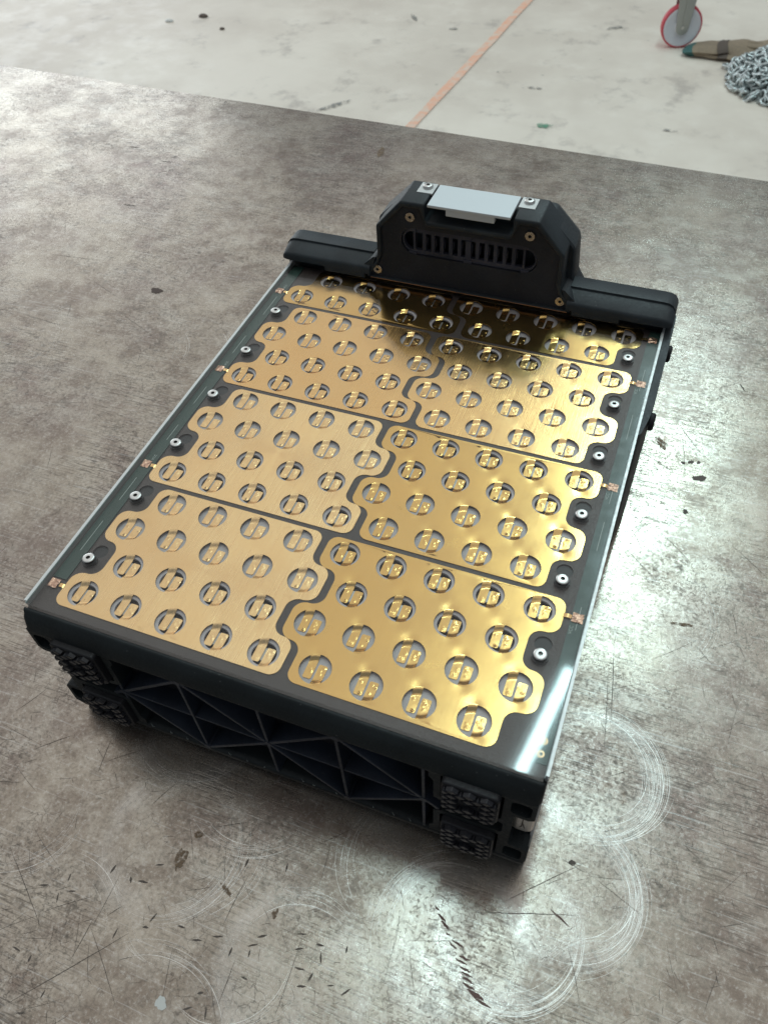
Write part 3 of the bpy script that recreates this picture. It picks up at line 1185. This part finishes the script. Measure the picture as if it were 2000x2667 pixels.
# corner blocks with recesses for the tread pads
for sgn in (1, -1):
    def X(x):
        return x if sgn > 0 else 2 * XM - x
    co = [(150.6, -8.2), (150.6, -14), (152.4, -17), (152.4, -26), (152.4, -31.5), (156, -33.6), (177.5, -33.6), (178.6, -34.6), (178.6, 2 * ZM + 34.6), (177.5, 2 * ZM + 33.6), (156, 2 * ZM + 33.6), (152.4, 2 * ZM + 31.5), (152.4, 2 * ZM + 17), (150.6, 2 * ZM + 14), (150.6, 2 * ZM + 8.2),
          (189.0, 2 * ZM + 8.2), (189.0, 2 * ZM + 21.5), (187.0, 2 * ZM + 23.5), (182.4, 2 * ZM + 23.5), (181.6, 2 * ZM + 24.5), (181.6, -24.5), (182.4, -23.5), (187.0, -23.5), (189.0, -21.5), (189.0, -8.2)]
    ho = [rrect(155.0, 177.6, -30.6, -8.9, 1.2, 3), rrect(155.0, 177.6, 2 * ZM + 8.9, 2 * ZM + 30.6, 1.2, 3),
          rrect(180.2, 187.4, -21.2, -11.0, 2.2, 4), rrect(180.2, 187.4, 2 * ZM + 11.0, 2 * ZM + 21.2, 2.2, 4)]
    vv, ff = plate([(X(a), b) for a, b in co], [[(X(a), b) for a, b in h_] for h_ in ho], -18.25, -9.6, 'y')
    o = mesh_obj('corner_block', vv, ff, M['cap'], cap)
    tidy(o)
    for zc in (-19.2, 2 * ZM + 19.2):
        # tread pad: rounded rubber block with a bolt hole and raised diamond lugs
        pc = X(166.3)
        po = rrect(pc - 10.4, pc + 10.4, zc - 10.6, zc + 10.6, 1.6, 4)
        vv, ff = plate(po, [circle(pc, zc, 3.1, 24)], -20.9, -12.0, 'y')
        pad = mesh_obj('tread_pad', vv, ff, M['rubber'], cap)
        tidy(pad)
        bv = pad.modifiers.new('bevel', 'BEVEL')
        bv.width = .9 * S
        bv.segments = 3
        bv.limit_method = 'ANGLE'
        pad.data.polygons.foreach_set('use_smooth', [True] * len(pad.data.polygons))
        bv.harden_normals = True
        g = G()
        g.lathe((pc, -18.2, zc), [(1.4, 0), (1.4, -.8), (2.8, -.8), (2.8, 0)], axis=1, seg=20)
        g.obj('pad_bolt', M['screw_steel'], pad, smooth=40)
        lug = []
        st = 4.9
        for i in range(-5, 6):
            for j in range(-5, 6):
                lx = (i - j) * st * .62
                lz = (i + j) * st * .44
                if abs(lx) > 10 or abs(lz) > 10 or math.hypot(lx, lz) < 4.3:
                    continue
                hx, hz = st * .51, st * .355
                dm = [(-hx, 0), (0, -hz), (hx, 0), (0, hz)]
                dm = [(min(9.9, max(-9.9, lx + a)), min(10.0, max(-10.0, lz + b))) for a, b in dm]
                xs = {round(a, 2) for a, _ in dm}
                if len(xs) < 3:
                    continue
                g = G()
                cx_ = sum(a for a, _ in dm) / 4
                cz_ = sum(b for _, b in dm) / 4
                g.loft([[(pc + a, -20.7, zc + b) for a, b in dm], [(pc + cx_ + (a - cx_) * .88, -22.6, zc + cz_ + (b - cz_) * .88) for a, b in dm]])
                g.obj('lug', M['lug'], pad, bevel=.22, seg=1)
    # bright metal strap showing in the side notch
    g = G()
    rings = []
    prof = [(181.2, -14.0), (183, -14.5), (186.5, -14.5), (188.3, -13.9), (189.2, -12.6), (189.3, -9)]
    inn = [(188.3, -9), (188.0, -12.2), (186.5, -13.6), (183, -13.6), (181.4, -13.1)]
    for z in (-33.2, -44.6):
        rings.append([(X(a), b, z) for a, b in prof + inn])
    g.loft(rings)
    strap = g.obj('metal_strap', M['clip'], cap, smooth=30)
    if sgn > 0:
        for x0, z0, x1, z1 in ((185.0, -33.8, 184.9, -41.0), (185.0, -37.0, 186.1, -41.6), (184.9, -40.6, 184.2, -41.8)):
            d = Vector((x1 - x0, z1 - z0)).normalized()
            nx, nz = -d.y * .22, d.x * .22
            mesh_obj('mark', [(x0 + nx, -14.56, z0 + nz), (x1 + nx, -14.56, z1 + nz), (x1 - nx, -14.56, z1 - nz), (x0 - nx, -14.56, z0 - nz)], [(0, 1, 2, 3)], M['gouge'], strap)

# print whiskers along the lower rail
for i, x in enumerate((24, 33, 41, 62, 70, 78, 96, 101, 111, 127, 136, 143)):
    g = G()
    zz = zb + .5
    p = [(x, -18.3, zz), (x + rnd.uniform(-.3, .3), -18.9, zz + 1.4), (x + rnd.uniform(-.8, .8), -18.7, zz + rnd.uniform(2.6, 4.2))]
    tube_path(g, p, lambda t: .16 * (1.1 - t), 5)
    g.obj('whisker', M['silk'], cap)

# ------------------------------------------------------------------ handle end
FO = [(56.5, 3.3), (56.5, 5.6), (51.2, 13.2), (49.7, 17.5), (49.6, 35.2), (35.6, 50.8), (22.9, 50.8), (22.6, 43.2), (21.0, 41.6)]
FO = FO + [(-a, b) for a, b in FO[::-1]]
PO = [(54.6, 4.0), (54.6, 5.2), (48.8, 13.4), (47.3, 18), (47.2, 33.9), (34.4, 47.8), (25.8, 47.8), (22.2, 39.6), (21, 38.9)]
PO = PO + [(-a, b) for a, b in PO[::-1]]
C0 = 85.6
fo = [(C0 + a, b) for a, b in FO]
po = [(C0 + a, b) for a, b in PO]
fo = fillet(fo, [0, 1.5, 3, 2.5, 3, 2, 1.2, 1.0, 1.0] + [1.0, 1.0, 1.2, 2, 3, 2.5, 3, 1.5, 0], 4)
pof = fillet(po, [0, 1.2, 3, 2.5, 3, 2, 1.5, 1.0, 1.0] + [1.0, 1.0, 1.5, 2, 3, 2.5, 3, 1.2, 0], 4)
def rimring(t, y):
    return [(p[0] + (q_[0] - p[0]) * t, y, p[1] + (q_[1] - p[1]) * t) for p, q_ in zip(pof, fo)]


g = G()
g.loft([rimring(0, 251.4), rimring(0, 231.7), rimring(.12, 231.3), rimring(.25, 231.2), rimring(.62, 231.2), rimring(.86, 231.45), rimring(1, 232.1), rimring(1, 251.4)], cap=False)
handle = g.obj('handle_housing', M['bracket'], pack, smooth=38)
vv, ff = plate(fo, [], 251.4, 252.6, 'y')
mesh_obj('rear_wall', vv, ff, M['bracket'], handle)
bo = [(C0 + a, b) for a, b in [(59, -20), (59, 5), (54, 13), (52.5, 33), (39, 46.5)]]
bo = bo + [(2 * C0 - a, b) for a, b in bo[::-1]]
bo = fillet(bo, [0, 3, 4, 5, 4, 4, 5, 4, 3, 0], 5)
rings = []
for y, s in ((243, .985), (244, 1.0), (257, 1.0), (260, .985), (262, .95)):
    rings.append([(C0 + (a - C0) * s, y, 5 + (b - 5) * s) for a, b in bo])
g = G()
g.loft(rings)
g.obj('rear_cover', M['bracket'], handle, smooth=40)

# front panel with the vent slot
ZS = 28.2


def stadium(hl, r, seg=10, c=(C0, ZS)):
    p = []
    for i in range(seg + 1):
        a = -math.pi / 2 + math.pi * i / seg
        p.append((c[0] + hl - r + r * math.cos(a), c[1] + r * math.sin(a)))
    for i in range(seg + 1):
        a = math.pi / 2 + math.pi * i / seg
        p.append((c[0] - hl + r + r * math.cos(a), c[1] + r * math.sin(a)))
    return p


slot = stadium(36.2, 7.6)
vv, ff = plate(po, [slot], 233.0, 236.0, 'y')
panel = mesh_obj('front_panel', vv, ff, M['panel'], handle)
tidy(panel)
# grille insert: rim plus vertical slats, centre post and little catches
win = rrect(C0 - 28.6, C0 + 28.6, ZS - 4.9, ZS + 4.9, .3, 2)


def dhole(s):
    p = [(C0 + s * 30.3, ZS - 5.4)]
    for i in range(9):
        a = -math.pi / 2 + math.pi * i / 8
        p.append((C0 + s * (29.8 + 5.2 * math.cos(a)), ZS + 5.4 * math.sin(a)))
    p.append((C0 + s * 30.3, ZS + 5.4))
    return p[1:-1]


vv, ff = plate(stadium(35.8, 7.3), [win, dhole(1), dhole(-1)], 234.0, 236.4, 'y')
gr = mesh_obj('vent_grille', vv, ff, M['grille'], pack)
tidy(gr)
for i in range(11):
    x = C0 - 28.6 + 57.2 * (i + 1) / 12
    w_ = 1.5 if i == 5 else 1.0
    g = G()
    g.box(x - w_, x + w_, 234.1 - (.5 if i == 5 else 0), 236.6, ZS - 5.0, ZS + 5.0)
    g.box(x - w_ - .45, x + w_ + .45, 235.6, 237.5, ZS - 2.6, ZS + 2.2)
    g.obj('slat', M['grille'], gr, bevel=.15)
for x, dz in ((C0, 7.2), (C0, -7.2), (C0 - 30.2, 7.0), (C0 + 30.2, 7.0), (C0 - 30.2, -7.4), (C0 + 30.2, -7.4)):
    g = G()
    g.box(x - 2.2, x + 2.2, 233.3, 236, ZS + dz - 1.5, ZS + dz + 1.2)
    g.obj('catch', M['grille'], gr, bevel=.3)
# dark inside of the housing
g = G()
g.box(C0 - 44, C0 + 44, 246, 247, 6, 40)
g.obj('inner_wall', M['case'], handle)
g = G()
g.box(C0 - 21.5, C0 + 21.5, 236, 251.3, 40.4, 41.4)
g.obj('notch_floor', M['panel'], handle)
sm2 = screw_mesh(2.55, 1.2, M['screw_steel'], 1, True)
for x, z in ((35.3, 8.1), (135.7, 8.2), (54.7, 42.0), (116.9, 42.0)):
    o_ = bpy.data.objects.new('screw', sm2)
    col.objects.link(o_)
    o_.location = (x * S, 233.02 * S, z * S)
    o_.rotation_euler = (math.pi, rnd.uniform(0, 3), 0)
    attach(o_, handle)
    g = G()
    g.lathe((x, 232.9, z), [(3.0, 0), (3.0, .2)], axis=1, seg=24)
    g.obj('screw_seat', M['case'], handle)

# grip plate and its two fixing lugs
g = G()
g.box(64.6, 107.0, 230.4, 251.2, 49.9, 51.4)
grip = g.obj('grip_plate', M['alu_plate'], handle, bevel=.35)
g = G()
g.box(74.0, 99.0, 231.2, 234.4, 46.3, 49.88)
g.obj('lip', M['alu_plate'], grip, bevel=.35)
sm3 = screw_mesh(2.7, 1.5, M['screw'], 2)
for x0, x1 in ((55.2, 63.6), (107.9, 116.3)):
    g = G()
    g.box(x0, x1, 241.6, 251.6, 50.2, 51.25)
    tb_ = g.obj('fixing_lug', M['alu_edge'], handle, bevel=.25)
    o_ = bpy.data.objects.new('lug_screw', sm3)
    col.objects.link(o_)
    o_.parent = tb_
    o_.location = ((x0 + x1) / 2 * S, 247.4 * S, 51.2 * S)
    o_.rotation_euler = (0, 0, rnd.uniform(0, 3))

# arms across the pack end, then the side wings
for sgn in (1, -1):
    def X(x):
        return x if sgn > 0 else 2 * XM - x - .2
    prof = [(229.8, 5.7), (229.8, 8.8), (230.2, 9.7), (231.0, 10.3), (237.2, 13.4), (238.2, 13.5), (238.3, 14.6), (247.5, 14.6), (249.2, 13.6), (250, 12), (250, -24), (238, -24), (238, 5.7)]
    rings = []
    for x, s, dx in ((139.5, 1.0, 0), (186.0, 1.0, 0), (188.6, .97, 0), (190.6, .86, 0), (192.0, .64, 0), (192.7, .40, 0)):
        rings.append([(X(x), b if s == 1 else b + (1 - s) * .6 * (4 if b < 236 else -1), (5.7 + (c_ - 5.7) * s) if c_ > 5.7 else c_) for b, c_ in prof])
    g = G()
    g.loft(rings)
    arm = g.obj('arm', M['bracket'], pack, smooth=40)
    g = G()
    xa, xb = sorted((X(142.6), X(167.0)))
    g.box(xa, xb, 229.9, 233.0, 2.7, 5.8)
    g.obj('arm_lip', M['bracket'], arm, bevel=.5)
    # foot of the housing running out on to the arm
    g = G()
    p = [(140.0, 5.9), (145.5, 5.9), (144.2, 9.6), (141.5, 12.2), (137.5, 16.0), (136.0, 16)]
    g.loft([[(X(a), y, b) for a, b in p] for y in (231.4, 249)])
    g.obj('arm_fillet', M['bracket'], arm, smooth=50)
    if sgn < 0:
        continue
    # side wing: plan outline with a tapering nose, down the pack's flank
    g = G()
    pl = [(189.8, 154), (191.0, 156), (192.9, 168), (193.5, 178), (193.6, 246), (192.4, 249), (189.8, 249)]
    g.loft([[(X(a), b, z) for a, b in pl] for z in (-73, 1.2, 2.0)])
    g.obj('side_wing', M['bracket'], arm, smooth=30)
    for y in (222.3, 171.0):
        g = G()
        g.lathe((X(193.2), y, -3.5), [(4.2, 0), (4.2, 1.6 * sgn), (3.4, 2.3 * sgn), (.01, 2.4 * sgn)], axis=0, seg=20)
        g.obj('wing_bolt', M['case'], arm, smooth=40)
# thin copper flange peeping out under the panel
g = G()
g.box(31, 140, 232.2, 232.8, 2.4, 3.25)
g.obj('flange', M['copper'], handle)

# ------------------------------------------------------------------ things on the floor
# trolley castor
WK = .735
wc = Vector((-12, 3232, FLOOR + 96 * WK))
ca = thing('trolley_caster', (wc.x, wc.y, FLOOR), 'white trolley castor wheel with red tyre and grey fork on the concrete', 'castor')
ax = Vector((.34, -1, 0)).normalized()     # axle direction, facing the bench
sx_ = Vector((ax.y, -ax.x, 0))


def wl(a, b, c_):
    """wheel coordinates: a along the axle, b sideways, c up"""
    p = wc + (ax * a + sx_ * b + Vector((0, 0, 1)) * c_) * WK
    return tuple(p)


def wheel_rings(prof, seg=40):
    return [[wl(a, r * math.cos(6.28318 * i / seg), r * math.sin(6.28318 * i / seg)) for i in range(seg)] for r, a in prof]


g = G()
g.loft(wheel_rings([(85, -20), (92, -19), (96, -14), (96, 14), (92, 19), (85, 20), (85, -20)]), cap=False)
g.obj('tyre', M['tyre_red'], ca, smooth=35)
g = G()
g.loft(wheel_rings([(86, -20.5), (87, 20.5), (80, 22), (72, 19), (36, 17), (30, 23), (8, 23)]))
g.obj('wheel', M['wheel_white'], ca, smooth=35)
for s in (1, -1):
    g = G()
    fp = [(-22, 0)] + [(30 * math.cos(a), 30 * math.sin(a) - 4) for a in [math.pi + math.pi * i / 8 for i in range(9)]] + [(22, 0), (38, 120), (52, 190), (-52, 190), (-38, 120)]
    fp = fp[1:10] + [(40, 115), (58, 190), (-58, 190), (-40, 115)]
    g.loft([[wl(a, b, c_) for b, c_ in fp] for a in (26 * s, 31 * s)])
    g.obj('fork_leg', M['zinc'], ca, bevel=1)
    g = G()
    g.loft([[wl(a, 1.0 * b, c_) for b, c_ in ((-5, 20), (5, 20), (5, 185), (-5, 185))] for a in (31 * s, 36 * s)])
    g.obj('fork_rib', M['zinc'], ca)
g = G()
g.loft([[wl(a, 8 * math.cos(6.283 * i / 8), 8 * math.sin(6.283 * i / 8)) for i in range(8)] for a in (-36, 36)])
g.obj('axle', M['screw'], ca)
g = G()
g.loft([[wl(a, b, c_) for a, b in ((-55, -65), (55, -65), (55, 65), (-55, 65))] for c_ in (190, 200)])
g.obj('top_plate', M['zinc'], ca, bevel=1)

# brown canvas sling bundle
st = thing('canvas_sling', (150, 3190, FLOOR), 'folded brown canvas sling with dark band and teal tip beside the chain', 'sling')
secs = []
K = 26
for i in range(K + 1):
    t = i / K
    x = 20 + 420 * t
    y = 3178 + 46 * t
    w_ = 30 + 40 * min(1, t / .3) ** .8 - (9 if .28 < t < .36 else 0)
    h = 20 + 20 * min(1, t / .25) ** .8 + 4 * math.sin(t * 19)
    ring = []
    for j in range(18):
        a = 6.28318 * j / 18
        fold = 1 + .16 * math.sin(3 * a + t * 7) + .08 * math.sin(7 * a + 3 * t) + .22 * noise.noise(Vector((t * 9, a * 1.2, 4)))
        ring.append((x + 6 * math.sin(a * 2 + t * 5), y + w_ * fold * math.cos(a), FLOOR + max(0, h * .5 + h * .5 * fold * math.sin(a))))
    secs.append(ring)
g = G()
g.loft(secs[2:])
g.obj('canvas', M['canvas'], st, smooth=60)
g = G()
g.loft(secs[:3])
g.obj('tip', M['teal'], st, smooth=60)
g = G()
for i in (7, 8, 9):
    pass
cen = [(sum(p[0] for p in r) / 18, sum(p[1] for p in r) / 18) for r in secs]
g.loft([[((p[0]) * 1.0 + 0, cen[i][1] + (p[1] - cen[i][1]) * 1.06, FLOOR + (p[2] - FLOOR) * 1.06 + .5) for p in secs[i]] for i in (7, 8, 9)])
g.obj('band', M['canvas_band'], st, smooth=60)
for dy in (-22, 16):
    g = G()
    tube_path(g, [(150 + 36 * i, 3190 + 5 * i + dy + 4 * math.sin(i), FLOOR + 36 + 2 * math.sin(i * 2 + dy)) for i in range(8)], 6, 8)
    g.obj('fold', M['canvas'], st, smooth=60)

# heap of galvanised chain
HC = (372, 3010)
ch = thing('chain', (HC[0], HC[1], FLOOR), 'heap of galvanised steel chain links piled on the concrete floor', 'chain')
g = G()
lk = []
for i in range(14):
    a = math.pi * i / 13 - math.pi / 2
    if i == 0:
        pass
    lk.append((12 + 12 * math.cos(a), 12 * math.sin(a), 0))
lk = lk + [(-x, -y, 0) for x, y, z in lk]
tube_path(g, lk, 4.4, 7, closed=True)
link0 = g.obj('link', M['chain'], None, smooth=60)
lm = link0.data
bpy.data.objects.remove(link0)
q = random.Random(5)


def put_link(x, y, z, e):
    o_ = bpy.data.objects.new('link', lm)
    col.objects.link(o_)
    o_.location = (x * S, y * S, z * S)
    o_.rotation_euler = e
    attach(o_, ch)


RX, RY, HH = 185, 190, 92
cnt = 0
while cnt < 250:
    a = q.uniform(0, 6.283)
    r = math.sqrt(q.random()) * 1.02
    if math.cos(a) * r > .25:
        continue
    x, y = HC[0] + RX * r * math.cos(a), HC[1] + RY * r * math.sin(a)
    z = FLOOR + max(9, HH * (1 - r ** 2.2) * q.uniform(.82, 1.04)) + q.uniform(-3, 4)
    tx = math.atan2(HH * 1.4 * r, RX)
    put_link(x, y, z, (q.uniform(-1.5, 1.5), q.uniform(-.9, .9), q.uniform(0, 6.28)))
    cnt += 1
px, py, an = 186.0, 3075.0, 2.6
for i in range(7):
    put_link(px, py, FLOOR + 10, (1.5 if i % 2 else .1, 0, an))
    an += q.uniform(-.3, .3)
    px += math.cos(an) * 21 * -1
    py += math.sin(an) * 21 * -1
# core of the heap: one solid dark dome under the loose links
g = G()
rings = []
for k in range(7):
    f = k / 6
    rr = math.sqrt(max(0, 1 - f)) * .9 + .02
    rings.append([(HC[0] + RX * rr * math.cos(6.283 * i / 24), HC[1] + RY * rr * math.sin(6.283 * i / 24), FLOOR + HH * .80 * f) for i in range(24)])
g.loft(rings)
g.obj('heap_core', M['socket'], ch, smooth=60)
